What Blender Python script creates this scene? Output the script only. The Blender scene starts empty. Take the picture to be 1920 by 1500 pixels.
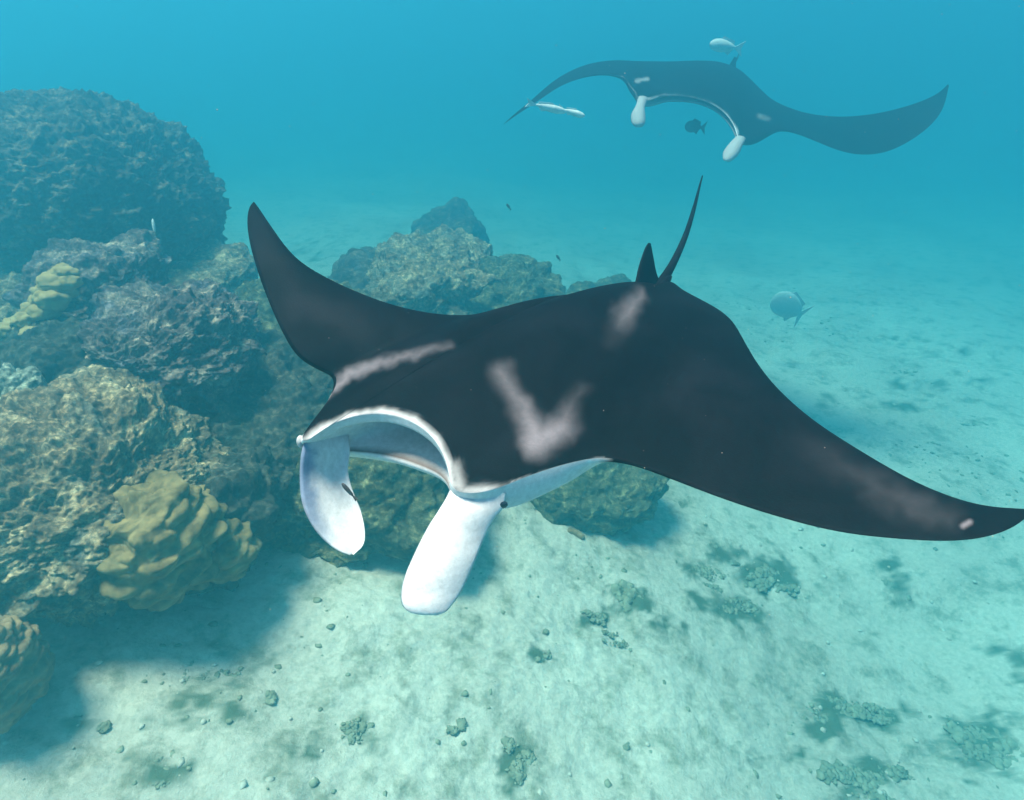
import bpy, bmesh, math, random
import numpy as np
from mathutils import Vector

random.seed(7)
rng = np.random.default_rng(7)
SC = bpy.context.scene
COL = SC.collection

# ------------------------------------------------------------------ camera
F = 1250.0                     # focal length in photo pixels (1920 wide)
PITCH = math.radians(33.0)
CZ = 3.6                       # camera height above the sand datum, in reef units
REEF_UNIT = 1.65               # metres per unit in which sea floor and reef are modelled
cam_data = bpy.data.cameras.new('camera')
cam_data.sensor_width = 36.0
cam_data.lens = 36.0 * F / 1920.0
cam_data.clip_start = 0.05
cam_data.clip_end = 500.0
cam = bpy.data.objects.new('camera', cam_data)
cam.location = (0, 0, CZ * REEF_UNIT)
cam.rotation_euler = (math.pi / 2 - PITCH, 0, 0)
COL.objects.link(cam)
SC.camera = cam

# ------------------------------------------------------------------ light
SUN_EL = math.radians(74.0)
SUN_AZ = math.radians(-78.0)   # measured from +Y towards +X: far left
sd = Vector((math.sin(SUN_AZ) * math.cos(SUN_EL), math.cos(SUN_AZ) * math.cos(SUN_EL), math.sin(SUN_EL)))
world = bpy.data.worlds.new('World')
SC.world = world
world.use_nodes = True
wn = world.node_tree.nodes
wn.clear()
sky = wn.new('ShaderNodeTexSky'); sky.sky_type = 'NISHITA'; sky.sun_disc = False
sky.sun_elevation = SUN_EL; sky.sun_rotation = SUN_AZ
bg = wn.new('ShaderNodeBackground'); bg.inputs['Strength'].default_value = 0.07
wo = wn.new('ShaderNodeOutputWorld')
world.node_tree.links.new(sky.outputs[0], bg.inputs[0])
world.node_tree.links.new(bg.outputs[0], wo.inputs[0])
sl = bpy.data.lights.new('sun', 'SUN')
sl.energy = 5.0
sl.angle = math.radians(18.0)   # the wavy surface spreads the sun
sl.color = (1.0, 0.84, 0.68)
so = bpy.data.objects.new('sun', sl)
so.rotation_euler = sd.to_track_quat('Z', 'Y').to_euler()
so.location = (0, 0, 20)
COL.objects.link(so)

SC.view_settings.view_transform = 'Standard'
SC.view_settings.look = 'None'
SC.view_settings.gamma = 1.0
SC.view_settings.use_curve_mapping = False
SC.view_settings.exposure = 1.42
SC.cycles.use_denoising = True
SC.cycles.volume_bounces = 3
SC.cycles.max_bounces = 6
SC.cycles.diffuse_bounces = 2
SC.cycles.glossy_bounces = 2
SC.cycles.transmission_bounces = 2

# ------------------------------------------------------------------ helpers
cp, sp_ = math.cos(PITCH), math.sin(PITCH)
def ray(px, py):
    x = (px - 960.0) / F; y = (py - 750.0) / F
    return np.array([x, cp - y * sp_, -sp_ - y * cp])
def at_d(px, py, d):           # point at depth d along the view axis
    return np.array([0, 0, CZ]) + ray(px, py) * d
def at_z(px, py, z):           # point at world height z
    r = ray(px, py)
    return np.array([0, 0, CZ]) + r * ((z - CZ) / r[2])
def to_px(P):
    P = np.asarray(P, float)
    x = P[..., 0]; y = P[..., 1]; z = P[..., 2] - CZ
    f = y * cp - z * sp_; u = y * sp_ + z * cp
    return np.stack([960 + F * x / f, 750 - F * u / f], -1)

def hash3(ix, iy, iz, seed):
    h = (ix * 374761393 + iy * 668265263 + iz * 2147483647 + seed * 974711) & 0xffffffff
    h = ((h ^ (h >> 13)) * 1274126177) & 0xffffffff
    h = ((h ^ (h >> 16)) * 2246822519) & 0xffffffff
    return ((h ^ (h >> 15)) & 0xffffff) / float(0xffffff)
def vnoise(P, seed=0):         # smooth value noise, -1..1
    P = np.asarray(P, float)
    i = np.floor(P).astype(np.int64); f = P - i
    f = f * f * f * (f * (f * 6 - 15) + 10)
    r = 0
    for dx in (0, 1):
        wx = f[..., 0] if dx else 1 - f[..., 0]
        for dy in (0, 1):
            wy = f[..., 1] if dy else 1 - f[..., 1]
            for dz in (0, 1):
                wz = f[..., 2] if dz else 1 - f[..., 2]
                r = r + wx * wy * wz * hash3(i[..., 0] + dx, i[..., 1] + dy, i[..., 2] + dz, seed)
    return r * 2 - 1
def fbm(P, oct=4, seed=0, gain=0.5):
    a, s, r = 1.0, 1.0, 0
    for k in range(oct):
        r = r + a * vnoise(P * s + 17.3 * k, seed + k); a *= gain; s *= 2.03
    return r
def worley(P, seed=0):         # distance to nearest feature point
    P = np.asarray(P, float)
    i = np.floor(P).astype(np.int64)
    best = np.full(P.shape[:-1], 9.0)
    for dx in (-1, 0, 1):
        for dy in (-1, 0, 1):
            for dz in (-1, 0, 1):
                c = i + np.array([dx, dy, dz])
                q = np.stack([c[..., k] + hash3(c[..., 0], c[..., 1], c[..., 2], seed + 31 * k) for k in range(3)], -1)
                best = np.minimum(best, ((q - P) ** 2).sum(-1))
    return np.sqrt(best)

def mesh_from(name, V, faces, mat=None, smooth=True):
    me = bpy.data.meshes.new(name)
    V = np.asarray(V, np.float32)
    faces = np.asarray(faces, np.int32)
    me.vertices.add(len(V)); me.vertices.foreach_set('co', V.ravel())
    n = faces.shape[1]
    me.loops.add(faces.size); me.loops.foreach_set('vertex_index', faces.ravel())
    me.polygons.add(len(faces))
    me.polygons.foreach_set('loop_start', np.arange(0, faces.size, n, dtype=np.int32))
    me.polygons.foreach_set('loop_total', np.full(len(faces), n, np.int32))
    me.update(calc_edges=True)
    me.validate()
    if smooth: me.polygons.foreach_set('use_smooth', np.ones(len(me.polygons), bool))
    if mat: me.materials.append(mat)
    return me
def link(name, me, parent=None, loc=None, rot=None):
    o = bpy.data.objects.new(name, me)
    if loc is not None: o.location = loc
    if rot is not None: o.rotation_euler = rot
    if parent: o.parent = parent
    COL.objects.link(o)
    return o
def tag(o, label=None, cat=None, group=None, kind=None):
    if label: o['label'] = label
    if cat: o['category'] = cat
    if group: o['group'] = group
    if kind: o['kind'] = kind
    return o
def empty(name, loc, label, cat, group=None):
    o = bpy.data.objects.new(name, None)
    o.location = loc; o.empty_display_size = 0.1
    COL.objects.link(o)
    return tag(o, label, cat, group)
def set_color(me, name, C):
    a = me.color_attributes.new(name, 'FLOAT_COLOR', 'POINT')
    C4 = np.ones((len(me.vertices), 4), np.float32); C4[:, :3] = C
    a.data.foreach_set('color', C4.ravel())
_ico = {}
def ico(sub):
    if sub not in _ico:
        bm = bmesh.new(); bmesh.ops.create_icosphere(bm, subdivisions=sub, radius=1.0)
        V = np.array([v.co[:] for v in bm.verts]); Fc = np.array([[v.index for v in f.verts] for f in bm.faces])
        bm.free(); _ico[sub] = (V, Fc)
    return _ico[sub]
def grid_faces(nu, nv, wrap_v=False):
    idx = np.arange(nu * nv).reshape(nu, nv)
    if wrap_v: idx = np.concatenate([idx, idx[:, :1]], 1)
    a = idx[:-1, :-1]; b = idx[1:, :-1]; c = idx[1:, 1:]; d = idx[:-1, 1:]
    return np.stack([a, b, c, d], -1).reshape(-1, 4)
def catmull(P, sub):
    P = np.asarray(P, float); n = len(P)
    Q = np.concatenate([[2 * P[0] - P[1]], P, [2 * P[-1] - P[-2]]])
    out = []
    for i in range(n - 1):
        p0, p1, p2, p3 = Q[i:i + 4]
        for k in range(sub):
            t = k / sub
            out.append(0.5 * ((2 * p1) + (p2 - p0) * t + (2 * p0 - 5 * p1 + 4 * p2 - p3) * t * t + (3 * p1 - p0 - 3 * p2 + p3) * t ** 3))
    out.append(P[-1])
    return np.array(out)

# ------------------------------------------------------------------ materials
def new_mat(name):
    m = bpy.data.materials.new(name); m.use_nodes = True
    nt = m.node_tree
    return m, nt, nt.nodes['Principled BSDF']
def noise_node(nt, scale, detail=5, rough=0.55, coord=None, dist=0.0):
    n = nt.nodes.new('ShaderNodeTexNoise')
    n.inputs['Scale'].default_value = scale; n.inputs['Detail'].default_value = detail
    n.inputs['Roughness'].default_value = rough; n.inputs['Distortion'].default_value = dist
    if coord is not None: nt.links.new(coord, n.inputs['Vector'])
    return n
def ramp(nt, src, stops):
    r = nt.nodes.new('ShaderNodeValToRGB')
    el = r.color_ramp.elements
    while len(el) < len(stops): el.new(0.5)
    for e, (p, c) in zip(el, stops):
        e.position = p; e.color = (*c, 1) if len(c) == 3 else c
    nt.links.new(src, r.inputs[0])
    return r
def mixc(nt, fac, a, b, mode='MIX'):
    m = nt.nodes.new('ShaderNodeMix'); m.data_type = 'RGBA'; m.blend_type = mode
    for s, v in ((m.inputs[0], fac), (m.inputs[6], a), (m.inputs[7], b)):
        if hasattr(v, 'links') or hasattr(v, 'is_linked'): nt.links.new(v, s)
        else: s.default_value = v if isinstance(v, (int, float)) else (*v, 1)
    return m.outputs[2]
def bump(nt, bsdf, src, strength, dist):
    b = nt.nodes.new('ShaderNodeBump'); b.inputs['Strength'].default_value = strength; b.inputs['Distance'].default_value = dist
    nt.links.new(src, b.inputs['Height']); nt.links.new(b.outputs[0], bsdf.inputs['Normal'])

def skin_mat():
    m, nt, b = new_mat('manta_skin')
    a = nt.nodes.new('ShaderNodeAttribute'); a.attribute_name = 'skin'
    tc = nt.nodes.new('ShaderNodeTexCoord')
    n = noise_node(nt, 60, 6, 0.7, tc.outputs['Object'])
    r = ramp(nt, n.outputs[0], [(0.3, (0.8, 0.8, 0.8)), (0.7, (1.1, 1.1, 1.1))])
    nt.links.new(mixc(nt, 1.0, a.outputs['Color'], r.outputs[0], 'MULTIPLY'), b.inputs['Base Color'])
    b.inputs['Roughness'].default_value = 0.62
    base = b.inputs['Base Color'].links[0].from_socket
    vo = nt.nodes.new('ShaderNodeTexVoronoi'); vo.inputs['Scale'].default_value = 26
    nt.links.new(tc.outputs['Object'], vo.inputs['Vector'])
    sp = ramp(nt, vo.outputs['Distance'], [(0.035, (1, 1, 1)), (0.06, (0, 0, 0))])
    cl = nt.nodes.new('ShaderNodeSeparateColor'); nt.links.new(vo.outputs['Color'], cl.inputs[0])
    few = ramp(nt, cl.outputs[0], [(0.86, (0, 0, 0)), (0.88, (1, 1, 1))])
    n5 = noise_node(nt, 3.0, 6, 0.65, tc.outputs['Object'], 0.8)
    mottle = ramp(nt, n5.outputs[0], [(0.45, (0, 0, 0)), (0.75, (0.004, 0.0035, 0.005))])  # faint mottling of the skin itself
    c2 = mixc(nt, 1.0, base, mottle.outputs[0], 'ADD')
    c2 = mixc(nt, 1.0, c2, mixc(nt, 1.0, sp.outputs[0], mixc(nt, 1.0, few.outputs[0], (0.10, 0.10, 0.10), 'MULTIPLY'), 'MULTIPLY'), 'ADD')
    nt.links.new(c2, b.inputs['Base Color'])
    b.inputs['Specular IOR Level'].default_value = 0.03
    n2 = noise_node(nt, 160, 4, 0.6, tc.outputs['Object'])
    bump(nt, b, n2.outputs[0], 0.25, 0.004)
    return m
def reef_mat(name, dark, mid, light, accent, s=6.0, bs=0.6):
    m, nt, b = new_mat(name)
    tc = nt.nodes.new('ShaderNodeTexCoord'); co = tc.outputs['Object']
    n1 = noise_node(nt, s, 8, 0.65, co, 0.6)
    r1 = ramp(nt, n1.outputs[0], [(0.28, dark), (0.5, mid), (0.72, light)])
    n2 = noise_node(nt, s * 0.45, 4, 0.6, co, 1.0)
    r2 = ramp(nt, n2.outputs[0], [(0.52, (0, 0, 0)), (0.68, (1, 1, 1))])
    c = mixc(nt, r2.outputs[0], r1.outputs[0], accent)
    n3 = noise_node(nt, s * 4.5, 8, 0.72, co, 0.4)
    r3 = ramp(nt, n3.outputs[0], [(0.36, (0.30, 0.30, 0.32)), (0.52, (0.9, 0.9, 0.9)), (0.64, (2.1, 2.0, 1.8))])  # light and dark noise in the colour imitates contrasty highlights
    c = mixc(nt, 1.0, c, r3.outputs[0], 'MULTIPLY')
    nt.links.new(c, b.inputs['Base Color'])
    b.inputs['Roughness'].default_value = 0.95; b.inputs['Specular IOR Level'].default_value = 0.05
    n4 = noise_node(nt, s * 9, 8, 0.7, co)
    bump(nt, b, n4.outputs[0], bs, 0.05)
    return m
def plain_mat(name, c0, c1, scale=30, rough=0.6, bs=0.2, spec=0.2):
    m, nt, b = new_mat(name)
    tc = nt.nodes.new('ShaderNodeTexCoord')
    n = noise_node(nt, scale, 5, 0.6, tc.outputs['Object'])
    r = ramp(nt, n.outputs[0], [(0.3, c0), (0.7, c1)])
    nt.links.new(r.outputs[0], b.inputs['Base Color'])
    b.inputs['Roughness'].default_value = rough; b.inputs['Specular IOR Level'].default_value = spec
    if bs: bump(nt, b, n.outputs[0], bs, 0.01)
    return m

M_SKIN = skin_mat()
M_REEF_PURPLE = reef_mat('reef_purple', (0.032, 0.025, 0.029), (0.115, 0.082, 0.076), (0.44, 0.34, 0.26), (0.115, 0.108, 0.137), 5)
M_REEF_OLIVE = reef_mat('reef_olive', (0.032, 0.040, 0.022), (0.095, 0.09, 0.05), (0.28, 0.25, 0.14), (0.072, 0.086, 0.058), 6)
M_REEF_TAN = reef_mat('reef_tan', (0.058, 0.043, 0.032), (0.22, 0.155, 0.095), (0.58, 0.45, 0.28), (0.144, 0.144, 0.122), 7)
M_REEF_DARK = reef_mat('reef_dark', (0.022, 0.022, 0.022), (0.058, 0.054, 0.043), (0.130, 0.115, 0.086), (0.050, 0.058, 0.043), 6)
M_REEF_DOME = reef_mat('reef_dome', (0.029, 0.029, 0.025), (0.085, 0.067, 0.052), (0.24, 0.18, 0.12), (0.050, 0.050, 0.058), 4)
M_REEF_PALE = reef_mat('reef_pale', (0.12, 0.13, 0.10), (0.26, 0.27, 0.22), (0.42, 0.42, 0.36), (0.30, 0.33, 0.28), 8)
M_CORAL_YELLOW = plain_mat('coral_yellow', (0.06, 0.045, 0.022), (0.32, 0.22, 0.10), 13, 0.9, 0.8, 0.05)
M_CORAL_ORANGE = plain_mat('coral_orange', (0.24, 0.17, 0.07), (0.42, 0.31, 0.15), 14, 0.85, 0.3, 0.05)
M_CORAL_TAN = plain_mat('coral_tan', (0.08, 0.05, 0.03), (0.34, 0.22, 0.12), 14, 0.9, 0.8, 0.05)
M_RUBBLE = plain_mat('rubble', (0.12, 0.13, 0.09), (0.30, 0.30, 0.22), 18, 0.95, 0.5, 0.05)
M_PALE_STONE = plain_mat('pale_stone', (0.34, 0.31, 0.26), (0.56, 0.52, 0.44), 18, 0.95, 0.5, 0.05)
M_FISH_DARK = plain_mat('fish_dark', (0.02, 0.02, 0.025), (0.05, 0.05, 0.055), 20, 0.5, 0.0)
M_FISH_PALE = plain_mat('fish_pale', (0.45, 0.46, 0.46), (0.70, 0.70, 0.68), 20, 0.4, 0.0)
M_FISH_GREY = plain_mat('fish_grey', (0.10, 0.11, 0.12), (0.22, 0.23, 0.24), 20, 0.4, 0.0)
M_FISH_PLAIN = plain_mat('fish_plain', (0.42, 0.46, 0.46), (0.56, 0.58, 0.58), 20, 0.6, 0.0)
M_EYE = plain_mat('eye', (0.008, 0.01, 0.02), (0.015, 0.02, 0.03), 20, 0.15, 0.0, 0.5)

def sand_mat():
    m, nt, b = new_mat('sand')
    tc = nt.nodes.new('ShaderNodeTexCoord'); co = tc.outputs['Object']
    n1 = noise_node(nt, 0.55, 5, 0.6, co)
    r1 = ramp(nt, n1.outputs[0], [(0.35, (0.47, 0.41, 0.345)), (0.65, (0.62, 0.56, 0.475))])
    n2 = noise_node(nt, 4.5, 9, 0.72, co)
    r2 = ramp(nt, n2.outputs[0], [(0.36, (0.5, 0.53, 0.47)), (0.50, (1, 1, 1))])
    c = mixc(nt, 1.0, r1.outputs[0], r2.outputs[0], 'MULTIPLY')
    n3 = noise_node(nt, 28, 7, 0.7, co)
    r3 = ramp(nt, n3.outputs[0], [(0.30, (0.72, 0.72, 0.70)), (0.62, (1.05, 1.05, 1.05))])
    c = mixc(nt, 1.0, c, r3.outputs[0], 'MULTIPLY')
    at = nt.nodes.new('ShaderNodeAttribute'); at.attribute_name = 'film'
    c = mixc(nt, at.outputs['Fac'], c, (0.09, 0.115, 0.075))
    nt.links.new(c, b.inputs['Base Color'])
    b.inputs['Roughness'].default_value = 0.95; b.inputs['Specular IOR Level'].default_value = 0.05
    n4 = noise_node(nt, 22, 10, 0.7, co)
    bump(nt, b, n4.outputs[0], 0.7, 0.05)
    return m
M_SAND = sand_mat()

# ------------------------------------------------------------------ sea floor
def floor_z(x, y, fine=True):
    x = np.asarray(x, float); y = np.asarray(y, float)
    s = np.clip((x + 3.5) / 7.0, 0, 1); s = s * s * (3 - 2 * s)
    far_ = np.clip((y - 3.2) / 4.5, 0, 1); far_ = far_ * far_ * (3 - 2 * far_)
    z = 1.24 - 1.74 * s - 1.15 * (1 - s) * far_
    q = np.clip((y - 3.5) / 9, 0, 2.2); z = z - 1.1 * q * q / (q + 0.35)
    P = np.stack([x, y, 0 * x], -1)
    z = z + 0.10 * fbm(P * 0.35, 3, 3)
    if fine:
        near = np.clip(1 - (np.hypot(x, y) - 12) / 20, 0.15, 1)
        z = z + near * (0.026 * fbm(P * 2.1, 5, 9, 0.6) + 0.012 * np.abs(fbm(P * np.array([9, 7, 1]), 4, 21, 0.6)))
        rough = np.clip(fbm(P * 0.9, 2, 41) * 1.2 - 0.1 + np.clip((-1.4 - x) / 2, 0, .8), 0, 1)
        z = z + rough * (0.07 * np.clip(0.55 - worley(P * 8 + 3, 5), 0, 1) + 0.04 * np.clip(0.5 - worley(P * 19, 6), 0, 1))
    return z
def ground(px, py):            # where the view ray through a point of the photo meets the sand
    r = ray(px, py); t = 3.0
    for _ in range(30):
        p = np.array([0, 0, CZ]) + r * t
        t += ((float(floor_z(p[0], p[1], False)) - p[2]) / r[2]) * 0.8
    return np.array([0, 0, CZ]) + r * t

def spaced(a, b, c, n, dense):
    t = np.linspace(-1, 1, n)
    s = np.sinh(t * dense) / np.sinh(dense)
    return np.where(s < 0, c + s * (c - a), c + s * (b - c))
xs = spaced(-60, 60, 0.2, 540, 5.0)
ys = spaced(-25, 85, 2.6, 540, 5.0)
X, Y = np.meshgrid(xs, ys, indexing='ij')
V = np.stack([X, Y, floor_z(X, Y)], -1).reshape(-1, 3)
PATCHES = [(1185, 1120, 42, 30, .7), (1440, 1080, 48, 30, 1.0), (1365, 1040, 34, 16, .8), (1305, 1065, 45, 22, .6), (1375, 1140, 62, 26, .8), (1120, 1160, 32, 14, .5),
  (1230, 1175, 44, 20, .5), (1560, 1320, 36, 26, 1.0), (1640, 1340, 70, 24, .7), (1545, 1365, 36, 24, 1.0), (1835, 1385, 66, 44, 1.1), (1610, 1460, 80, 34, .9), (965, 1425, 28, 44, .8),
  (1012, 1228, 18, 12, .6), (400, 1310, 90, 44, .5), (520, 1250, 60, 24, .4), (300, 1440, 50, 26, .5), (160, 1345, 44, 22, .5), (665, 1370, 40, 36, .5), (850, 1350, 24, 20, .4), (1680, 1110, 26, 40, .5),
  (1270, 948, 24, 10, .6), (1660, 1060, 40, 14, .6), (1540, 1120, 40, 20, .3), (1865, 1215, 20, 14, .6), (1910, 1240, 20, 30, .6), (1690, 640, 30, 12, .4), (1560, 745, 40, 10, .35), (1700, 720, 44, 12, .4),
  (1800, 655, 40, 10, .4), (1840, 715, 40, 12, .4), (1700, 760, 40, 10, .4), (560, 1395, 60, 26, .4), (1240, 330, 40, 14, .35), (700, 330, 60, 10, .3), (560, 470, 80, 18, .3), (1470, 1420, 60, 24, .4)]
qx = to_px(V); inf = (V[:, 1] > 0.3)
film = np.zeros(len(V))
for a_, b_, wx_, wy_, st_ in PATCHES:
    e_ = ((qx[:, 0] - a_) / wx_) ** 2 + ((qx[:, 1] - b_) / wy_) ** 2
    film = np.maximum(film, st_ * np.exp(-0.7 * e_) * inf)
film = np.clip(film * 2.8 + 1.0 * fbm(V * 6.5, 5, 77, 0.7) - 0.8, 0, 1) * (film > 0.03)
me = mesh_from('sand_floor', V, grid_faces(540, 540), M_SAND)
set_color(me, 'film', film[:, None])
tag(link('sand_floor', me), kind='structure')

# ------------------------------------------------------------------ water body
m = bpy.data.materials.new('sea_haze'); m.use_nodes = True
nt = m.node_tree; nt.nodes.clear()
pv = nt.nodes.new('ShaderNodeVolumePrincipled')
D = 0.150
pv.inputs['Density'].default_value = D
pv.inputs['Color'].default_value = (0.055, 0.325, 0.43, 1)
pv.inputs['Absorption Color'].default_value = (0.03, 0.39, 0.50, 1)
pv.inputs['Anisotropy'].default_value = 0.7
mo = nt.nodes.new('ShaderNodeOutputMaterial')
nt.links.new(pv.outputs[0], mo.inputs['Volume'])
bm = bmesh.new(); bmesh.ops.create_cube(bm, size=1.0)
me = bpy.data.meshes.new('haze'); bm.to_mesh(me); bm.free(); me.materials.append(m)
hz = link('haze', me, loc=(0, 48, 0.0)); hz.scale = (204, 190, 13.2)
tag(hz, kind='stuff')

# ------------------------------------------------------------------ reef rocks
def rock(name, px, py, d, rx, ry, rdepth, mat, label, cat='rock', sub=7, seed=1, amp=1.0, knob=0.05, kscale=9, squash=2.4,
         to_floor=True, group=None, yaw=0.0, fine=0.02, big=0.22):
    c = at_d(px, py, d)
    R = np.array([rx * d / F, rdepth, ry * d / F])
    U, Fc = ico(sub)
    # superellipse gives blockier boulders than a ball
    n = np.abs(U) ** squash
    U2 = U / (n.sum(-1) ** (1 / squash))[:, None]
    off = np.array([seed * 3.7, seed * 1.9, seed * 5.3])
    Q = U2 * R
    disp = 1 + big * amp * fbm(U * 1.3 + off, 3, seed)
    P = Q * disp[:, None]
    nrm = U / R; nrm /= np.linalg.norm(nrm, axis=1)[:, None]
    h = amp * (0.06 * fbm(P * 2.6 + off, 3, seed + 5))
    wk = worley(P * kscale + off, seed + 9)
    h = h + knob * (0.75 - wk) + 0.4 * knob * (0.7 - worley(P * kscale * 2.3 + off, seed + 19))
    h = h + fine * (0.25 + 0.9 * fbm(P * np.array([12, 12, 22]) + off, 4, seed + 13, 0.62))
    P = P + nrm * h[:, None]
    if yaw:
        ca, sa = math.cos(yaw), math.sin(yaw)
        P = np.stack([P[:, 0] * ca - P[:, 1] * sa, P[:, 0] * sa + P[:, 1] * ca, P[:, 2]], -1)
    fz = float(floor_z(c[0], c[1], False))
    if to_floor:
        low = P[:, 2] < 0
        zmin = -P[:, 2].min()
        k = max((c[2] - fz + 0.15) / zmin, 0.4)
        P[low, 2] *= k
    me = mesh_from(name, P + (c - np.array([c[0], c[1], fz])), Fc, mat)
    return tag(link(name, me, loc=(c[0], c[1], fz)), label, cat, group)

rock('coral_boulder', 140, 415, 6.3, 238, 206, 1.25, M_REEF_DOME, 'large hazy dome of dark coral rock rising at the upper left behind the reef', 'coral rock', seed=2, knob=0.06, kscale=8, big=0.07, squash=2.5, fine=0.04, sub=8)
rock('reef_ledge', 20, 320, 8.0, 110, 95, 1.0, M_REEF_DOME, 'faint coral ledge at the left edge behind the large hazy dome', 'coral rock', sub=6, seed=3, knob=0.08, kscale=6)
rock('reef_rock', 185, 545, 4.7, 112, 72, 0.5, M_REEF_PURPLE, 'dark purple brown peaked rock crowning the reef below the large hazy dome', seed=4, knob=0.04, kscale=10, fine=0.03)
rock('reef_rock', 345, 545, 6.0, 100, 50, 0.8, M_REEF_TAN, 'pale sloping rock ledge behind the peaked purple rock', sub=6, seed=5, knob=0.04)
rock('reef_rock', 310, 655, 4.2, 135, 95, 0.55, M_REEF_PURPLE, 'rounded encrusted boulder in the middle of the left reef with shaded front', seed=6, knob=0.045, kscale=9, sub=8, fine=0.035)
rock('reef_rock', 10, 590, 5.2, 90, 60, 0.6, M_REEF_TAN, 'bumpy tan rock at the left edge beside the yellow knobbed coral', sub=6, seed=7, knob=0.06, kscale=8)
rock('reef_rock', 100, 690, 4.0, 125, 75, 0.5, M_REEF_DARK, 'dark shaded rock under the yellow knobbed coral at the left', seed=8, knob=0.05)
rock('reef_rock', 130, 930, 3.35, 250, 160, 0.62, M_REEF_TAN, 'broad rough rubble covered slope filling the lower left of the reef', seed=9, knob=0.035, kscale=13, squash=2.0, fine=0.035, sub=8)
rock('reef_rock', 20, 745, 3.3, 45, 48, 0.22, M_REEF_PALE, 'pale greenish lump at the left edge of the reef above the rubble slope', sub=6, seed=10, knob=0.03)
rock('reef_rock', 545, 640, 5.4, 145, 88, 0.9, M_REEF_OLIVE, 'olive algae covered reef mound behind the lower part of the left wing', seed=11, knob=0.05, kscale=8, fine=0.035)
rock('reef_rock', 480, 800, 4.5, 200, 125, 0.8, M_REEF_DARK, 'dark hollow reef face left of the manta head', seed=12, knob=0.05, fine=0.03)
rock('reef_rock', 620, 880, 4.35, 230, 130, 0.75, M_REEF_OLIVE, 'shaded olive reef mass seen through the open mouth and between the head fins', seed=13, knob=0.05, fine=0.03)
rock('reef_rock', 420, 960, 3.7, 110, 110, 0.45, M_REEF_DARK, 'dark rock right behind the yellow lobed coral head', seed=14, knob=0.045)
# middle distance reef behind the near manta
rock('reef_rock', 820, 535, 7.0, 120, 68, 0.8, M_REEF_TAN, 'lumpy tan coral rock right behind the dip of the near back edge', seed=15, knob=0.10, kscale=5, fine=0.03)
rock('reef_rock', 965, 565, 7.0, 85, 68, 0.7, M_REEF_OLIVE, 'flat topped coral rock at the right end of the middle reef', seed=16, knob=0.08, kscale=5)
rock('reef_rock', 735, 560, 7.6, 110, 80, 0.8, M_REEF_DOME, 'hazy rock at the left end of the middle reef beside the wing', sub=6, seed=17, knob=0.08, kscale=6)
rock('coral_boulder', 840, 465, 10.0, 62, 62, 0.8, M_REEF_DOME, 'faint rounded boulder standing farthest behind the middle reef', 'coral rock', sub=6, seed=18, knob=0.07, kscale=5)
rock('coral_clump', 1140, 548, 7.6, 30, 18, 0.25, M_REEF_OLIVE, 'larger of two small dark coral clumps peeping over the near back edge', 'coral', sub=5, seed=19)
rock('coral_clump', 1095, 555, 7.4, 22, 12, 0.2, M_REEF_OLIVE, 'smaller of two small dark coral clumps peeping over the near back edge', 'coral', sub=5, seed=20)
rock('reef_rock', 1105, 890, 5.1, 112, 52, 0.5, M_REEF_OLIVE, 'teal shaded mottled boulder under the leading edge of the right wing', seed=21, knob=0.06, kscale=7)

# ------------------------------------------------------------------ corals
def coral_head(name, px, py, d, rx, ry, rd, mat, label, seed, shelf=7.0, amp=0.05, sub=7, warp=1.0, group=None, ls=8.5, lobe=0.05):
    c = at_d(px, py, d)
    R = np.array([rx * d / F, rd, ry * d / F])
    U, Fc = ico(sub)
    off = np.array([seed * 2.1, seed * 4.7, seed])
    P = U * R * (1 + 0.10 * fbm(U * 1.7 + off, 3, seed))[:, None]
    nrm = U / R; nrm /= np.linalg.norm(nrm, axis=1)[:, None]
    # broken shelves: flat tops that drop away beneath
    ph = (P[:, 2] - 0.3 * P[:, 0]) / (R[2] / shelf) + warp * 1.1 * fbm(P * np.array([5, 5, 5]) + off, 2, seed + 2)
    saw = ph - np.floor(ph)
    s = np.where(saw < 0.66, (saw / 0.66) ** 1.5, np.clip((1 - saw) / 0.34, 0, 1) ** 0.8)
    mask = np.clip(0.8 + 0.7 * fbm(P * 6 + off, 2, seed + 7), 0.15, 1.2) * np.clip(1.0 + 1.3 * (P[:, 2] / R[2] + 0.1), 0.2, 1)
    lobes = 1 - 1.9 * worley((P * np.array([1, 1, 2.5]) + 0.02 * fbm(P * 9, 2, 3)[:, None]) * ls + off, seed + 3) ** 2
    s = 1 - np.abs(vnoise((P - np.array([0, 0, 0.3]) * P[:, :1]) * np.array([5.5, 5.5, 13]) + off, seed + 21)) * 1.7
    h = amp * s * mask + lobe * np.clip(lobes, 0, 1) + 0.003 * fbm(P * 45, 3, seed)
    P = P + nrm * h[:, None]
    fz = float(floor_z(c[0], c[1], False))
    me = mesh_from(name, P + (c - np.array([c[0], c[1], fz])), Fc, mat)
    return tag(link(name, me, loc=(c[0], c[1], fz)), label, cat='coral', group=group)
coral_head('lobed_coral', 303, 1015, 3.05, 84, 106, 0.25, M_CORAL_YELLOW, 'large yellow coral head with wavy shelves low on the left reef', 4, amp=0.06, ls=7.5, lobe=0.055)
coral_head('lobed_coral', 427, 1032, 3.25, 38, 52, 0.12, M_CORAL_YELLOW, 'small yellow coral knob on the right shoulder of the large yellow coral head', 6, amp=0.03, sub=6, ls=11, lobe=0.025)
coral_head('knobby_coral', -18, 1262, 2.6, 72, 108, 0.20, M_CORAL_TAN, 'brown tan knobby coral boulder cut by the lower left edge of the photo', 8, amp=0.012, ls=13, lobe=0.028)

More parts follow.
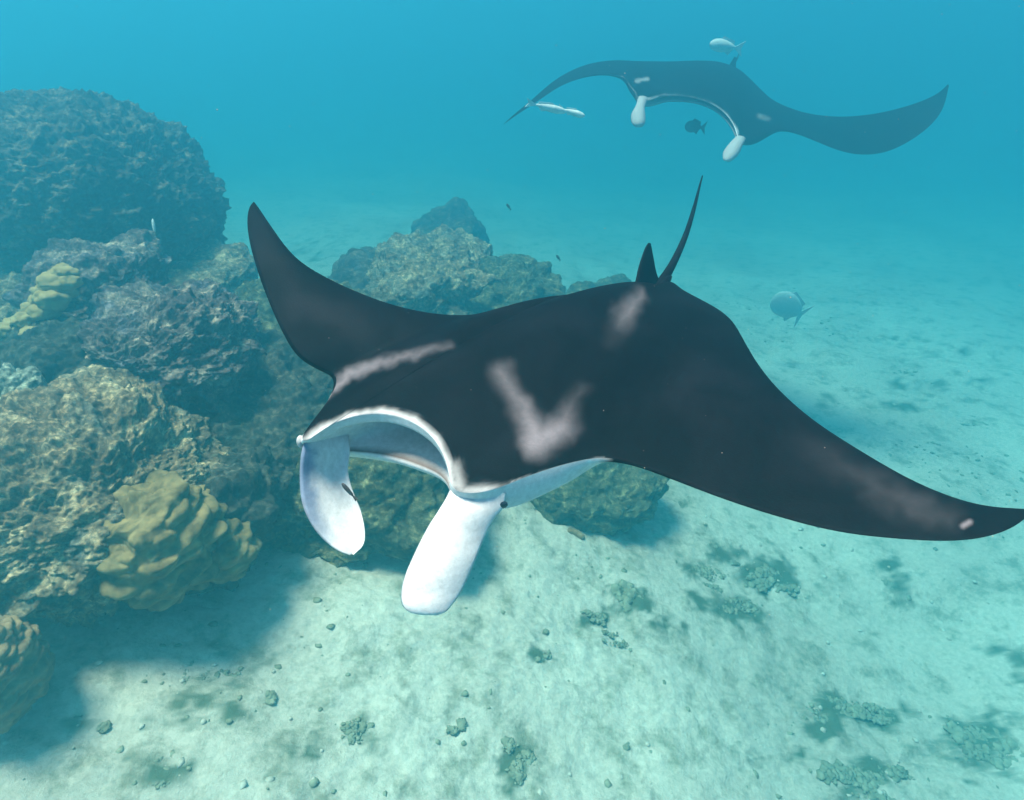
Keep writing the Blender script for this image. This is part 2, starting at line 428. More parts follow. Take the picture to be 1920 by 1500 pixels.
# clusters of yellow knobs down the left shoulder of the reef
root = empty('knobby_coral', at_d(75, 600, 4.1), 'yellow orange knobbed coral running down the left shoulder of the peaked rock', 'coral')
bpy.context.view_layer.update()
base = np.array(root.location)
U, Fc = ico(4)
line = [(118, 512), (100, 530), (88, 548), (76, 563), (62, 582), (45, 600), (28, 612), (12, 620), (70, 600), (52, 618), (96, 560), (110, 545), (128, 528), (30, 636), (8, 640), (84, 585), (66, 628)]
for i, (a, b_) in enumerate(line):
    r = random.uniform(0.055, 0.085)
    c = at_d(a, b_, 4.05 + random.uniform(-0.06, 0.06)) - base
    P = U * np.array([r * 1.2, r, r * 0.85]) * (1 + 0.22 * fbm(U * 1.8 + i, 2, i))[:, None]
    me = mesh_from('coral_lobe', P + c, Fc, M_CORAL_ORANGE)
    link('coral_lobe', me, root)

# ------------------------------------------------------------------ rubble on the sand
def lumps(centre, items, mat, name, label, cat, seed, group=None):
    Vs, Fs, n = [], [], 0
    U, Fc = ico(2)
    for i, (dx, dy, r, fl) in enumerate(items):
        z = float(floor_z(centre[0] + dx, centre[1] + dy, False))
        k = 1 + 0.5 * fbm(U * 2.2 + i * 3.3 + seed, 3, seed + i)
        P = U * k[:, None] * np.array([r, r * random.uniform(0.7, 1.2), r * fl]) + np.array([dx, dy, z - centre[2] + r * fl * 0.05])
        Vs.append(P); Fs.append(Fc + n); n += len(P)
    me = mesh_from(name, np.concatenate(Vs), np.concatenate(Fs), mat)
    o = link(name, me, loc=tuple(centre))
    return tag(o, label, cat, group)
def patch(px, py, wx, wy, n, rmin, rmax, label, seed, mat=None, fl=0.35, name='rubble_patch', cat='rubble'):
    c = ground(px, py)
    a = ground(px - wx, py); b = ground(px, py - wy)
    sx = abs(c[0] - a[0]); sy = abs(b[1] - c[1])
    items = []
    hubs = [(random.gauss(0, 0.45), random.gauss(0, 0.45)) for _ in range(max(3, n // 6))]
    for k in range(n * 7):
        hu = random.choice(hubs)
        u, v = hu[0] + random.gauss(0, 0.2), hu[1] + random.gauss(0, 0.16)
        r = (rmin + (rmax - rmin) * random.random() ** 3) * 0.27
        items.append((u * sx, v * sy, r, fl * random.uniform(0.5, 1.3)))
    return lumps(c, items, mat or M_RUBBLE, name, label, cat, seed)
patch(1185, 1120, 42, 30, 26, 0.05, 0.16, 'dark coral clump on bright sand below the middle of the near manta right wing', 1, fl=0.7, name='coral_clump', cat='coral')
patch(1440, 1080, 45, 28, 40, 0.03, 0.13, 'smudged dark algae patch right of the broken rubble on the sand', 2)
patch(1365, 1040, 30, 16, 26, 0.02, 0.09, 'small dark rubble patch just under the leading edge of the right wing', 3)
patch(1305, 1065, 45, 24, 32, 0.02, 0.08, 'scattered thin rubble left of the smudged algae patch', 4)
patch(1375, 1140, 60, 26, 50, 0.03, 0.10, 'rubble patch with pale centre below the smudged algae patch', 5)
patch(1120, 1160, 28, 12, 16, 0.02, 0.07, 'flat crumbled rubble lower left of the dark coral clump', 6)
patch(1235, 1170, 38, 20, 22, 0.02, 0.07, 'two crumbly stones lower right of the dark coral clump', 7)
patch(1170, 1215, 42, 16, 18, 0.02, 0.05, 'thin line of crumbs on sand under the dark coral clump', 8)
patch(1560, 1320, 34, 26, 34, 0.03, 0.10, 'dark rubble patch in the lower right left of the striped rubble', 9)
patch(1640, 1340, 60, 24, 42, 0.02, 0.08, 'long striped rubble patch in the lower right between darker patches', 10)
patch(1545, 1365, 34, 22, 34, 0.03, 0.10, 'second dark rubble patch just below the first one in the lower right', 11)
patch(1835, 1385, 62, 42, 70, 0.03, 0.12, 'largest dark algae patch near the lower right corner', 12)
patch(1610, 1460, 75, 34, 60, 0.03, 0.10, 'broken dark rubble at the bottom edge right of centre', 13)
patch(965, 1425, 28, 42, 34, 0.02, 0.08, 'upright dark rubble clump near the bottom edge at the centre', 14)
patch(1012, 1228, 18, 10, 9, 0.03, 0.07, 'small crescent shaped dark stone cluster on shaded sand', 15)
patch(932, 1282, 20, 12, 8, 0.02, 0.06, 'small dark stone pair on sand under the right head fin', 16)
patch(850, 1350, 18, 18, 12, 0.02, 0.07, 'small dark stones with a bright pebble on the pale sand', 17)
patch(665, 1370, 34, 34, 30, 0.02, 0.07, 'mottled grey green rubble on pale sand left of centre', 18)
patch(510, 1305, 16, 12, 8, 0.03, 0.06, 'grey stone cluster on pale sand right of the coral boulder shadow', 19)
patch(400, 1310, 90, 50, 80, 0.02, 0.06, 'wide sprinkling of grey green rubble across the lower left sand', 20)
patch(300, 1440, 45, 24, 26, 0.03, 0.08, 'grey mound of rubble near the bottom left on bright sand', 21)
patch(160, 1345, 40, 20, 24, 0.03, 0.07, 'brownish grey mound right of the tan coral boulder', 22)
patch(1270, 948, 20, 8, 10, 0.03, 0.09, 'faint grey ring shaped stone under the right wing', 23)
patch(1680, 1110, 22, 22, 14, 0.03, 0.10, 'pale teal smudge of rubble on the far right sand', 24)
patch(1865, 1215, 16, 10, 10, 0.03, 0.09, 'small dark stone close to the right edge on sand', 25)
patch(1690, 690, 60, 18, 20, 0.05, 0.14, 'faint row of stones on the hazy sand right of the back', 26)
patch(1800, 790, 60, 18, 16, 0.04, 0.12, 'faint stones on hazy sand above the right wing', 27)

# uncountable crumbs and pebbles strewn over the sand
def pebbles(name, n, mat, seed, rmin, rmax, bias):
    r2 = np.random.default_rng(seed)
    U, Fc = ico(1)
    pts = []
    while len(pts) < n:
        x = r2.uniform(-3.4, 5.2); y = r2.uniform(0.4, 11)
        d = fbm(np.array([[x * 0.8, y * 0.8, seed]]), 3, seed)[0]
        if r2.uniform() < np.clip(0.25 + d * 1.0 + bias * max(0, -x / 3), 0.02, 1): pts.append((x, y))
    pts = np.array(pts)
    rr = rmin + (rmax - rmin) * r2.uniform(size=n) ** 3
    z = floor_z(pts[:, 0], pts[:, 1])
    sc = np.stack([rr * r2.uniform(.7, 1.5, n), rr * r2.uniform(.7, 1.5, n), rr * r2.uniform(.3, .7, n)], -1)
    jit = 1 + 0.25 * r2.standard_normal((n, len(U), 1)).clip(-1.5, 1.5)
    P = U[None] * jit * sc[:, None, :] + np.stack([pts[:, 0], pts[:, 1], z + rr * 0.1], -1)[:, None, :]
    Fa = (Fc[None] + (np.arange(n) * len(U))[:, None, None]).reshape(-1, 3)
    me = mesh_from(name, P.reshape(-1, 3), Fa, mat)
    tag(link(name, me), kind='stuff')
pebbles('dark_pebbles', 3600, M_RUBBLE, 11, 0.003, 0.022, 0.3)
pebbles('pale_pebbles', 2200, M_PALE_STONE, 12, 0.003, 0.018, 0.6)

# sea cucumber lying on the sand
def tube(path, radii, seg=12, flat=1.0, up=(0, 0, 1)):
    path = np.asarray(path, float); n = len(path)
    T = np.gradient(path, axis=0); T /= np.linalg.norm(T, axis=1)[:, None]
    up = np.array(up, float)
    S = np.cross(T, up); S /= np.linalg.norm(S, axis=1)[:, None] + 1e-9
    N = np.cross(S, T)
    a = np.linspace(0, 2 * math.pi, seg, endpoint=False)
    R = np.asarray(radii, float)
    if R.ndim == 1: R = np.stack([R, R * flat], -1)
    V = path[:, None, :] + S[:, None, :] * (np.cos(a)[None, :, None] * R[:, 0, None, None]) + N[:, None, :] * (np.sin(a)[None, :, None] * R[:, 1, None, None])
    return V.reshape(-1, 3), grid_faces(n, seg, True)
a = ground(1064, 999); b = ground(1096, 1012)
t = np.linspace(0, 1, 16)
path = a[None] * (1 - t)[:, None] + b[None] * t[:, None]
path[:, 2] = floor_z(path[:, 0], path[:, 1], False) + 0.025
path[:, 1] += 0.01 * np.sin(t * 5)
Vt, Ft = tube(path, 0.022 * np.sqrt(np.clip(1 - (2 * t - 1) ** 6, 0.01, 1)), 12)
o = link('sea_cucumber', mesh_from('sea_cucumber', Vt - path[0], Ft, M_CORAL_TAN), loc=tuple(path[0]))
tag(o, 'thin brown sea cucumber lying alone on the bright sand under the right wing', 'sea cucumber')

# the reef is modelled in units of REEF_UNIT metres: bring it to metres
for o in list(COL.objects):
    if o.parent is None and o.type in ('MESH', 'EMPTY') and o.name != 'haze':
        o.location = o.location * REEF_UNIT; o.scale = (REEF_UNIT,) * 3
CZ = CZ * REEF_UNIT

# ------------------------------------------------------------------ manta rays
def capsule_dist(Q, p, q, r0, r1):
    p = np.array(p, float); q = np.array(q, float)
    d = q - p; t = np.clip(((Q - p) @ d) / max(d @ d, 1e-9), 0, 1)
    return np.linalg.norm(Q - (p + t[:, None] * d), axis=1) - (r0 + (r1 - r0) * t)
def stroke(Q, pts, soft):      # pts: (x, y, r, strength); returns 0..1
    best = np.zeros(len(Q))
    for a, b in zip(pts[:-1], pts[1:]):
        d = capsule_dist(Q, a[:2], b[:2], a[2], b[2])
        pa = np.array(a[:2], float); dd = np.array(b[:2], float) - pa
        t = np.clip(((Q - pa) @ dd) / max(dd @ dd, 1e-9), 0, 1)
        s = a[3] + (b[3] - a[3]) * t
        w = 1 - np.clip((d + soft * 0.5) / soft, 0, 1); w = w * w * (3 - 2 * w)
        best = np.maximum(best, w * s)
    return best

def manta_body(secs, unproj, up, sub=18, nup=130, nwall=28, nlow=36):
    """secs: leading edge upper, leading edge lower, trailing edge, top bulge, bottom bulge, cavity depth."""
    up = np.array(up, float); up /= np.linalg.norm(up)
    A = catmull([unproj(*s[0]) for s in secs], sub)
    B = catmull([unproj(*s[1]) for s in secs], sub)
    T = catmull([unproj(*s[2]) for s in secs], sub)
    H = catmull([[s[3], s[4], s[5]] for s in secs], sub)
    H = np.maximum(H, 0.0)
    ker = np.exp(-0.5 * (np.arange(-24, 25) / (sub * 0.75)) ** 2); ker /= ker.sum()
    for j in (0, 1):
        H[:, j] = np.convolve(np.pad(H[:, j], 24, mode='edge'), ker, 'valid')
    H[:2] *= np.array([[0], [.5]]); H[-2:] *= np.array([[.5], [0]])
    ker2 = np.exp(-0.5 * (np.arange(-12, 13) / (sub * 0.3)) ** 2); ker2 /= ker2.sum()
    for Z in (A, B, T):   # smooth the edges between control sections
        for j in range(3):
            c = Z[:, j].copy(); c2 = np.convolve(np.pad(c, 12, mode='reflect', reflect_type='odd'), ker2, 'valid'); Z[:, j] = c2
    rows, flags = [], []
    for v in np.linspace(0, 1, nup) ** 1.25:
        v = 1 - v                                            # from the trailing edge forward
        sh = (v ** 1.0) * 0 + (np.sin(math.pi * (1 - v) ** 0.62) ** 0.9 if 0 < v < 1 else 0)
        rows.append(A + (T - A) * v + up * (H[:, :1] * sh)); flags.append(0)
    fwd = A - T; fwd /= np.linalg.norm(fwd, axis=1)[:, None] + 1e-9
    for w in np.linspace(0, 1, nwall + 2)[1:-1]:
        s = math.sin(math.pi * w)
        q = 0.0 if w < 0.2 else (math.sin(math.pi * min(1, (w - 0.2) / 0.6)) ** 0.5 if w < 0.8 else -0.06 * math.sin(math.pi * (w - 0.8) / 0.2))
        rows.append(A + (B - A) * w - fwd * (H[:, 2:3] * q) + fwd * (0.012 * s * (H[:, 2:3] < 0.01))); flags.append(1)
    for v in np.linspace(0, 1, nlow):
        sh = math.sin(math.pi * v ** 0.7) ** 0.9 if 0 < v < 1 else 0
        if v == 1: continue
        rows.append(B + (T - B) * v - up * (H[:, 1:2] * sh)); flags.append(2)
    G = np.stack(rows, 1)                                    # (nu, nv, 3)
    nu, nv = G.shape[:2]
    faces = grid_faces(nu, nv, True)
    flag = np.tile(np.array(flags), nu)
    return G.reshape(-1, 3), faces, flag, (nu, nv)

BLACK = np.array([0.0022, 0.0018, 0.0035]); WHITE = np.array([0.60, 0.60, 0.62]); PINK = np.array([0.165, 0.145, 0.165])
MS = 0.8                       # body size of the near manta: about 2.5 m across
Z0 = CZ - 1.30 * MS
def near(px, py, dz=0.0): return at_z(px, py, Z0 + dz * MS)

S1 = [  # left tip to right tip
 ((475, 379, .40), (475, 380, .39), (476, 378, .40), .000, .000, 0),
 ((469, 400, .38), (470, 400, .37), (488, 394, .38), .005, .004, 0),
 ((472, 440, .34), (473, 440, .33), (515, 434, .34), .010, .008, 0),
 ((484, 490, .28), (485, 490, .265), (560, 490, .26), .016, .012, 0),
 ((504, 548, .20), (505, 548, .185), (640, 536, .16), .024, .018, 0),
 ((532, 613, .12), (533, 613, .10), (735, 574, .08), .034, .025, 0),
 ((562, 664, .05), (563, 664, .02), (820, 593, .03), .045, .035, 0),
 ((600, 690, .00), (601, 690, -.04), (890, 599, .00), .055, .045, 0),
 ((632, 706, -.03), (633, 708, -.09), (950, 597, -.01), .075, .06, 0),
 ((622, 740, .00), (628, 750, -.12), (1000, 588, -.02), .10, .08, 0),
 ((592, 782, .00), (600, 800, -.14), (1045, 575, -.02), .115, .10, 0),
 ((566, 818, -.01), (566, 838, -.13), (1080, 566, -.02), .115, .11, 0),
 ((578, 826, -.01), (590, 850, -.16), (1100, 561, -.02), .10, .12, .03),
 ((612, 800, -.00), (640, 852, -.20), (1120, 557, -.02), .10, .13, .12),
 ((665, 780, .01), (690, 858, -.21), (1145, 552, -.02), .105, .14, .20),
 ((722, 774, .01), (740, 868, -.21), (1172, 546, -.02), .11, .14, .24),
 ((775, 790, .01), (785, 882, -.21), (1200, 541, -.02), .115, .14, .22),
 ((815, 823, .00), (825, 898, -.21), (1225, 541, -.02), .115, .14, .14),
 ((838, 868, -.01), (842, 915, -.18), (1245, 543, -.02), .11, .13, .05),
 ((848, 915, -.02), (850, 935, -.14), (1262, 534, -.02), .10, .12, .00),
 ((890, 925, -.02), (895, 950, -.13), (1280, 548, -.02), .10, .11, 0),
 ((940, 912, -.02), (945, 955, -.13), (1305, 562, -.02), .10, .10, 0),
 ((986, 893, -.02), (990, 938, -.12), (1330, 574, -.02), .085, .09, 0),
 ((1050, 872, -.03), (1060, 905, -.11), (1352, 586, -.02), .065, .075, 0),
 ((1125, 857, -.04), (1125, 866, -.08), (1375, 606, -.02), .055, .06, 0),
 ((1190, 867, -.04), (1190, 869, -.06), (1396, 642, -.02), .050, .045, 0),
 ((1270, 896, -.04), (1270, 897, -.06), (1420, 683, -.02), .045, .04, 0),
 ((1360, 930, -.03), (1360, 931, -.045), (1460, 733, -.02), .040, .03, 0),
 ((1460, 962, -.02), (1460, 963, -.035), (1525, 790, -.01), .034, .025, 0),
 ((1570, 990, .00), (1570, 991, -.012), (1605, 842, .00), .028, .02, 0),
 ((1680, 1003, .02), (1680, 1004, .01), (1700, 897, .02), .020, .015, 0),
 ((1780, 1008, .05), (1780, 1009, .04), (1785, 933, .04), .013, .010, 0),
 ((1850, 1000, .08), (1850, 1001, .07), (1850, 949, .07), .008, .006, 0),
 ((1900, 982, .10), (1900, 983, .095), (1900, 953, .095), .004, .003, 0),
 ((1934, 956, .12), (1934, 957, .119), (1934, 955, .12), .000, .000, 0)]

manta = empty('manta_ray', near(960, 720), 'large black manta ray in front with open mouth, pale shoulder patches and white head fins', 'manta ray', 'manta rays swimming')
bpy.context.view_layer.update()
MB = np.array(manta.location)
S1 = [(a_, b_, c_, h_ * MS, l_ * MS, k_ * MS) for a_, b_, c_, h_, l_, k_ in S1]
P, Fc, flag, (nu, nv) = manta_body(S1, near, (0, 0, 1))
Q = to_px(P)
nz = fbm(P * 28, 4, 3, 0.65); nz2 = fbm(P * 9, 3, 8)
nq = vnoise(np.stack([Q[:, 0] / 13, Q[:, 1] / 13, 0 * nz], -1), 4) + 0.5 * vnoise(np.stack([Q[:, 0] / 6, Q[:, 1] / 6, 0 * nz], -1), 5)
nb = vnoise(np.stack([Q[:, 0] / 26, Q[:, 1] / 26, 0 * nz], -1), 6)
Qj = Q + np.stack([nq * 2 + nb * 9, nq * 2 - nb * 7], -1)
top = flag == 0
pal = np.zeros(len(P))
pal = np.maximum(pal, stroke(Qj, [(938, 698, 6, .75), (985, 765, 8, .9), (1010, 824, 22, 1.15), (1060, 800, 16, .95), (1086, 735, 0, .2)], 58))
pal = np.maximum(pal, stroke(Qj, [(608, 748, 2, 1.0), (650, 704, 8, 1.0), (720, 679, 6, .75), (845, 647, 3, .45)], 22))
pal = np.maximum(pal, stroke(Qj, [(1198, 556, 3, .7), (1174, 585, 14, .6), (1152, 624, 16, .08)], 48))
pal = np.maximum(pal, stroke(Qj, [(1460, 800, 6, .0), (1600, 885, 14, .12), (1700, 945, 20, .17), (1780, 975, 10, .16)], 64))  # faint grey patch and sheen painted into the right wing colour
pal = np.maximum(pal, stroke(Q, [(1806, 986, 4, 1.0), (1818, 979, 4, 1.0)], 12))
pal = np.maximum(pal, stroke(Qj, [(500, 470, 8, .02), (560, 560, 25, .045), (680, 625, 20, .04)], 60))  # weak sheen painted into the left wing colour
lip = [(560, 835, 3, 1), (590, 812, 4, .9), (612, 800, 5, 1), (665, 781, 7, 1), (722, 775, 8, 1), (775, 791, 8, 1), (815, 824, 7, 1), (838, 868, 6, 1), (848, 915, 4, .9)]
nq = vnoise(np.stack([Q[:, 0] / 13, Q[:, 1] / 13, 0 * nz], -1), 4) + 0.5 * vnoise(np.stack([Q[:, 0] / 6, Q[:, 1] / 6, 0 * nz], -1), 5)
Ql = Q + np.stack([nq * 1.8, nq * 1.8], -1)
white = stroke(Ql, lip, 20)
white = np.maximum(white, stroke(Ql, [(855, 872, 5, .4), (862, 925, 10, .5), (915, 925, 12, .9), (960, 930, 14, .9)], 24))
white = np.maximum(white, stroke(Ql, [(960, 905, 2, .9), (1050, 882, 3, .9), (1130, 861, 1, .7)], 12))
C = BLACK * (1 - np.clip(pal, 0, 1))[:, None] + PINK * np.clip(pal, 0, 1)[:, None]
C = C * (1 - white)[:, None] + WHITE * white[:, None]
side = np.clip((Q[:, 0] - 545) / 20, 0, 1) * np.clip((1150 - Q[:, 0]) / 30, 0, 1) * np.clip((Q[:, 1] - 735) / 20, 0, 1)
wall = flag == 1
C[wall] = (BLACK * (1 - side)[:, None] + WHITE * side[:, None])[wall]
C[flag == 2] = WHITE
vi = np.tile(np.arange(nv), nu)
C[wall & (np.abs(vi - (130 + 23)) < 0.6) & (Q[:, 0] > 640) & (Q[:, 0] < 845)] = np.array([.16, .12, .11])
lowj = (flag == 2)
wings = (Q[:, 0] > 1200)
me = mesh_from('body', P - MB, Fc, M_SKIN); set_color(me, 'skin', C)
link('body', me, manta)

def sheet_fin(name, rows, unproj, parent, base, thick, bulge_dir, bulge, colf, n=26, sub=8, roundness=0.5):
    """rows: (left point, right point, bulge scale) from root to tip; closed lens shaped paddle."""
    L = catmull([unproj(*r[0]) for r in rows], sub); R = catmull([unproj(*r[1]) for r in rows], sub)
    K = catmull([[r[2], r[3]] for r in rows], sub)
    bd = np.array(bulge_dir, float); bd /= np.linalg.norm(bd)
    t = np.linspace(0, 1, n)
    mid = L[:, None] * (1 - t)[None, :, None] + R[:, None] * t[None, :, None] + bd * (bulge * K[:, :1] * np.sin(math.pi * t)[None, :])[..., None]
    du = np.gradient(mid, axis=0); dv = np.gradient(mid, axis=1)
    N = np.cross(du, dv); N /= np.linalg.norm(N, axis=2)[..., None] + 1e-9
    th = (thick * K[:, 1:2] * np.sqrt(np.clip(4 * t * (1 - t), 0, 1))[None, :])[..., None]
    th[-1] = 0
    a = mid + N * th; b = (mid - N * th)[:, ::-1][:, 1:-1]
    G = np.concatenate([a, b], 1); nu, nv = G.shape[:2]
    Fq = grid_faces(nu, nv, True)
    Pf = G.reshape(-1, 3)
    me = mesh_from(name, Pf - base, Fq, M_SKIN); set_color(me, 'skin', colf(Pf))
    return link(name, me, parent)
def col_fin(P):
    Q = to_px(P); n = fbm(P * 22, 4, 5, 0.65)
    C = np.tile(WHITE, (len(P), 1))
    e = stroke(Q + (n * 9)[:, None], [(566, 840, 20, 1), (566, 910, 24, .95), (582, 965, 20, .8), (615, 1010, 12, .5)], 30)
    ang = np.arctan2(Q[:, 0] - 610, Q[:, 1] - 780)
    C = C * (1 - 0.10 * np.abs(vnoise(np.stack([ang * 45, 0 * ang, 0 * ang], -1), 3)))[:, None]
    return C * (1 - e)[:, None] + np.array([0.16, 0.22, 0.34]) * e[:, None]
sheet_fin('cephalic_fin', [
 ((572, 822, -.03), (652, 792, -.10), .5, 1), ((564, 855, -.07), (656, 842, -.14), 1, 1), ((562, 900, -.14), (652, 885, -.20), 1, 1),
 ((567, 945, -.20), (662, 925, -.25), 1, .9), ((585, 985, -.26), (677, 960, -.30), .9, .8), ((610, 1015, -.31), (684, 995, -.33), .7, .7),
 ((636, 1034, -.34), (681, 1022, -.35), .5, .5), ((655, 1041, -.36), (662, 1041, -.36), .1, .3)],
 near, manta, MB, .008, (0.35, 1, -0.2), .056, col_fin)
def col_fin2(P):
    Q = to_px(P); n = fbm(P * 22, 4, 5, 0.65)
    C = np.tile(WHITE, (len(P), 1))
    C = C * (1 - 0.10 * np.abs(vnoise(np.stack([(Q[:, 1] + 0.35 * Q[:, 0]) * 0.14, Q[:, 0] * 0.01, 0 * n], -1), 3)))[:, None]
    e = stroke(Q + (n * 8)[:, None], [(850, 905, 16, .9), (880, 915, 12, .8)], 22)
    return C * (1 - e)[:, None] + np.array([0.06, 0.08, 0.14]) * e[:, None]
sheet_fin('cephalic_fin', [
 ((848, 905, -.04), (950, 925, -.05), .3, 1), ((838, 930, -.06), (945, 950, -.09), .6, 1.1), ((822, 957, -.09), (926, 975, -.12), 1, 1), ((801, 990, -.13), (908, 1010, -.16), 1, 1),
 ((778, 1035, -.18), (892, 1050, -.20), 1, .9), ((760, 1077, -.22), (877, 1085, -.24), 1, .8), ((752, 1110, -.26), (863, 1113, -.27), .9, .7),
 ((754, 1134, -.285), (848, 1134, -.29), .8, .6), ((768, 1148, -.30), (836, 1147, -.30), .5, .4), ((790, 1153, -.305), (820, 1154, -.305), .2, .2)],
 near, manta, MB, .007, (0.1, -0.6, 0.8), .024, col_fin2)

# tail, dorsal fin, pelvic lobe
def black(P): return np.tile(BLACK * 1.3, (len(P), 1))
tp = catmull([near(1222, 560, -.03), near(1238, 533, -.01), near(1262, 494, .03), near(1286, 440, .09), near(1302, 388, .15), near(1311, 352, .19), near(1317, 330, .21)], 8)
tr = np.linspace(1, 0, len(tp)) ** 1.3 * 0.021 + 0.0036
Vt, Ft = tube(tp, tr, 12)
me = mesh_from('tail', Vt - MB, Ft, M_SKIN); set_color(me, 'skin', black(Vt)); link('tail', me, manta)
d0 = float(np.dot(near(1215, 545) - np.array([0, 0, CZ]), [0, cp, -sp_]))
def fin_pt(px, py, dd=0.0): return at_d(px, py, d0 + dd)
sheet_fin('dorsal_fin', [
 ((1180, 560, -.05), (1245, 552, .10), 0, 1.2), ((1191, 528, -.04), (1239, 532, .10), 0, 1), ((1196, 505, -.03), (1231, 512, .07), 0, .8),
 ((1203, 482, -.02), (1226, 488, .05), 0, .6), ((1210, 464, -.01), (1222, 467, .03), 0, .4), ((1216, 455, 0), (1220, 456, .01), 0, .2)],
 fin_pt, manta, MB, .014, (1, 0, 0), 0.0, black, n=14)
sheet_fin('pelvic_fin', [
 ((1222, 560, .02), (1250, 556, .03), .2, 1), ((1236, 530, .05), (1254, 536, .06), .3, .8), ((1248, 520, .08), (1259, 524, .08), .3, .6), ((1256, 517, .1), (1260, 519, .1), .1, .3)],
 fin_pt, manta, MB, .012, (0, 0, 1), 0.01, black, n=12)
# eye on the right side of the head
U, Fi = ico(3)
ec = near(941, 943, -.085)
o = link('eye', mesh_from('eye', U * np.array([.015, .008, .011]) + ec - MB + np.array([0.0, -0.006, 0]), Fi, M_EYE), manta)
ec = near(564, 828, -.05)
me = mesh_from('eye_socket', U * np.array([.011, .014, .019]) + ec - MB, Fi, M_SKIN); set_color(me, 'skin', np.tile(WHITE * .7, (len(U), 1)))
link('eye_socket', me, manta)

# ---- the farther manta
def far(px, py, d=0.0): return at_d(px, py, 9.0 + 1.2 * d)
S2 = [
 ((945, 232, -.3), (946, 232, -.3), (946, 231, -.3), 0, 0, 0),
 ((972, 213, -.25), (972, 213, -.25), (966, 213, -.1), .01, .01, 0),
 ((1005, 192, -.2), (1005, 192, -.2), (996, 189, .1), .02, .015, 0),
 ((1045, 164, -.15), (1045, 164, -.15), (1030, 159, .3), .03, .02, 0),
 ((1085, 146, -.15), (1085, 147, -.15), (1065, 137, .5), .04, .03, 0),
 ((1130, 138, -.15), (1130, 139, -.15), (1105, 123, .75), .06, .04, 0),
 ((1168, 143, -.2), (1168, 145, -.2), (1150, 119, 1.0), .09, .06, 0),
 ((1180, 160, -.35), (1178, 166, -.35), (1190, 122, 1.2), .12, .08, 0),
 ((1190, 172, -.5), (1188, 182, -.5), (1230, 123, 1.3), .14, .1, 0),
 ((1204, 188, -.6), (1200, 198, -.6), (1262, 122, 1.4), .14, .1, 0),
 ((1222, 186, -.55), (1222, 198, -.5), (1285, 121, 1.45), .14, .1, .1),
 ((1245, 179, -.5), (1245, 190, -.45), (1305, 121, 1.5), .14, .1, .25),
 ((1285, 180, -.5), (1285, 190, -.45), (1325, 121, 1.5), .14, .1, .3),
 ((1325, 190, -.55), (1325, 199, -.5), (1345, 122, 1.5), .14, .1, .3),
 ((1358, 210, -.6), (1356, 220, -.55), (1366, 127, 1.5), .14, .1, .25),
 ((1378, 238, -.7), (1375, 246, -.65), (1385, 135, 1.45), .14, .1, .1),
 ((1385, 264, -.8), (1385, 270, -.75), (1402, 148, 1.4), .13, .1, 0),
 ((1408, 262, -.7), (1410, 272, -.7), (1416, 162, 1.3), .12, .1, 0),
 ((1432, 252, -.5), (1434, 260, -.5), (1430, 176, 1.2), .10, .08, 0),
 ((1460, 242, -.3), (1460, 246, -.3), (1446, 190, 1.1), .08, .07, 0),
 ((1490, 247, -.2), (1490, 249, -.2), (1475, 203, .95), .06, .05, 0),
 ((1530, 264, -.2), (1530, 265, -.2), (1515, 214, .8), .05, .04, 0),
 ((1572, 281, -.2), (1572, 282, -.2), (1560, 219, .6), .045, .035, 0),
 ((1615, 289, -.2), (1615, 290, -.2), (1605, 218, .45), .04, .03, 0),
 ((1660, 284, -.2), (1660, 285, -.2), (1648, 212, .3), .03, .02, 0),
 ((1702, 265, -.2), (1702, 266, -.2), (1690, 202, .15), .02, .015, 0),
 ((1742, 236, -.2), (1742, 237, -.2), (1730, 189, .0), .014, .01, 0),
 ((1768, 202, -.2), (1768, 203, -.2), (1760, 174, -.1), .008, .006, 0),
 ((1778, 160, -.2), (1779, 160, -.2), (1777, 158, -.2), 0, 0, 0)]
manta2 = empty('manta_ray', far(1330, 190), 'distant blue hazed manta ray at the upper right with white head fin tips', 'manta ray', 'manta rays swimming')
bpy.context.view_layer.update()
M2 = np.array(manta2.location)
P, Fc, flag, _ = manta_body(S2, far, (0, -0.35, 1), sub=10, nup=50, nwall=8, nlow=24)
Q = to_px(P); nz = fbm(P * 9, 3, 3)
Qj = Q + (nz * 2)[:, None]
pal = stroke(Qj, [(1166, 146, 2, .8), (1186, 176, 4, .8)], 7)
pal = np.maximum(pal, stroke(Qj, [(1192, 152, 2, .5), (1214, 148, 3, .5)], 6))
pal = np.maximum(pal, stroke(Qj, [(1425, 218, 4, .25), (1440, 222, 3, .2)], 10))
wh = stroke(Qj, [(1210, 190, 1, .6), (1245, 178, 1, .3), (1290, 181, 1, .2), (1330, 191, 1, .3), (1360, 212, 1.5, .6), (1380, 242, 2.5, 1), (1383, 262, 2, 1)], 5)
C = BLACK * (1 - pal)[:, None] + WHITE * .8 * pal[:, None]
C = C * (1 - wh)[:, None] + WHITE * wh[:, None]
wl = flag == 1; sd_ = np.clip((Q[:, 0] - 1190) / 20, 0, 1) * np.clip((1400 - Q[:, 0]) / 20, 0, 1)
C[wl] = (BLACK * (1 - sd_)[:, None] + WHITE * 0.4 * sd_[:, None])[wl]
C[flag == 2] = (BLACK * 2 * (1 - sd_)[:, None] + WHITE * 0.25 * sd_[:, None])[flag == 2]
me = mesh_from('body', P - M2, Fc, M_SKIN); set_color(me, 'skin', C); link('body', me, manta2)
def whitef(P): return np.tile(WHITE * 0.55, (len(P), 1))
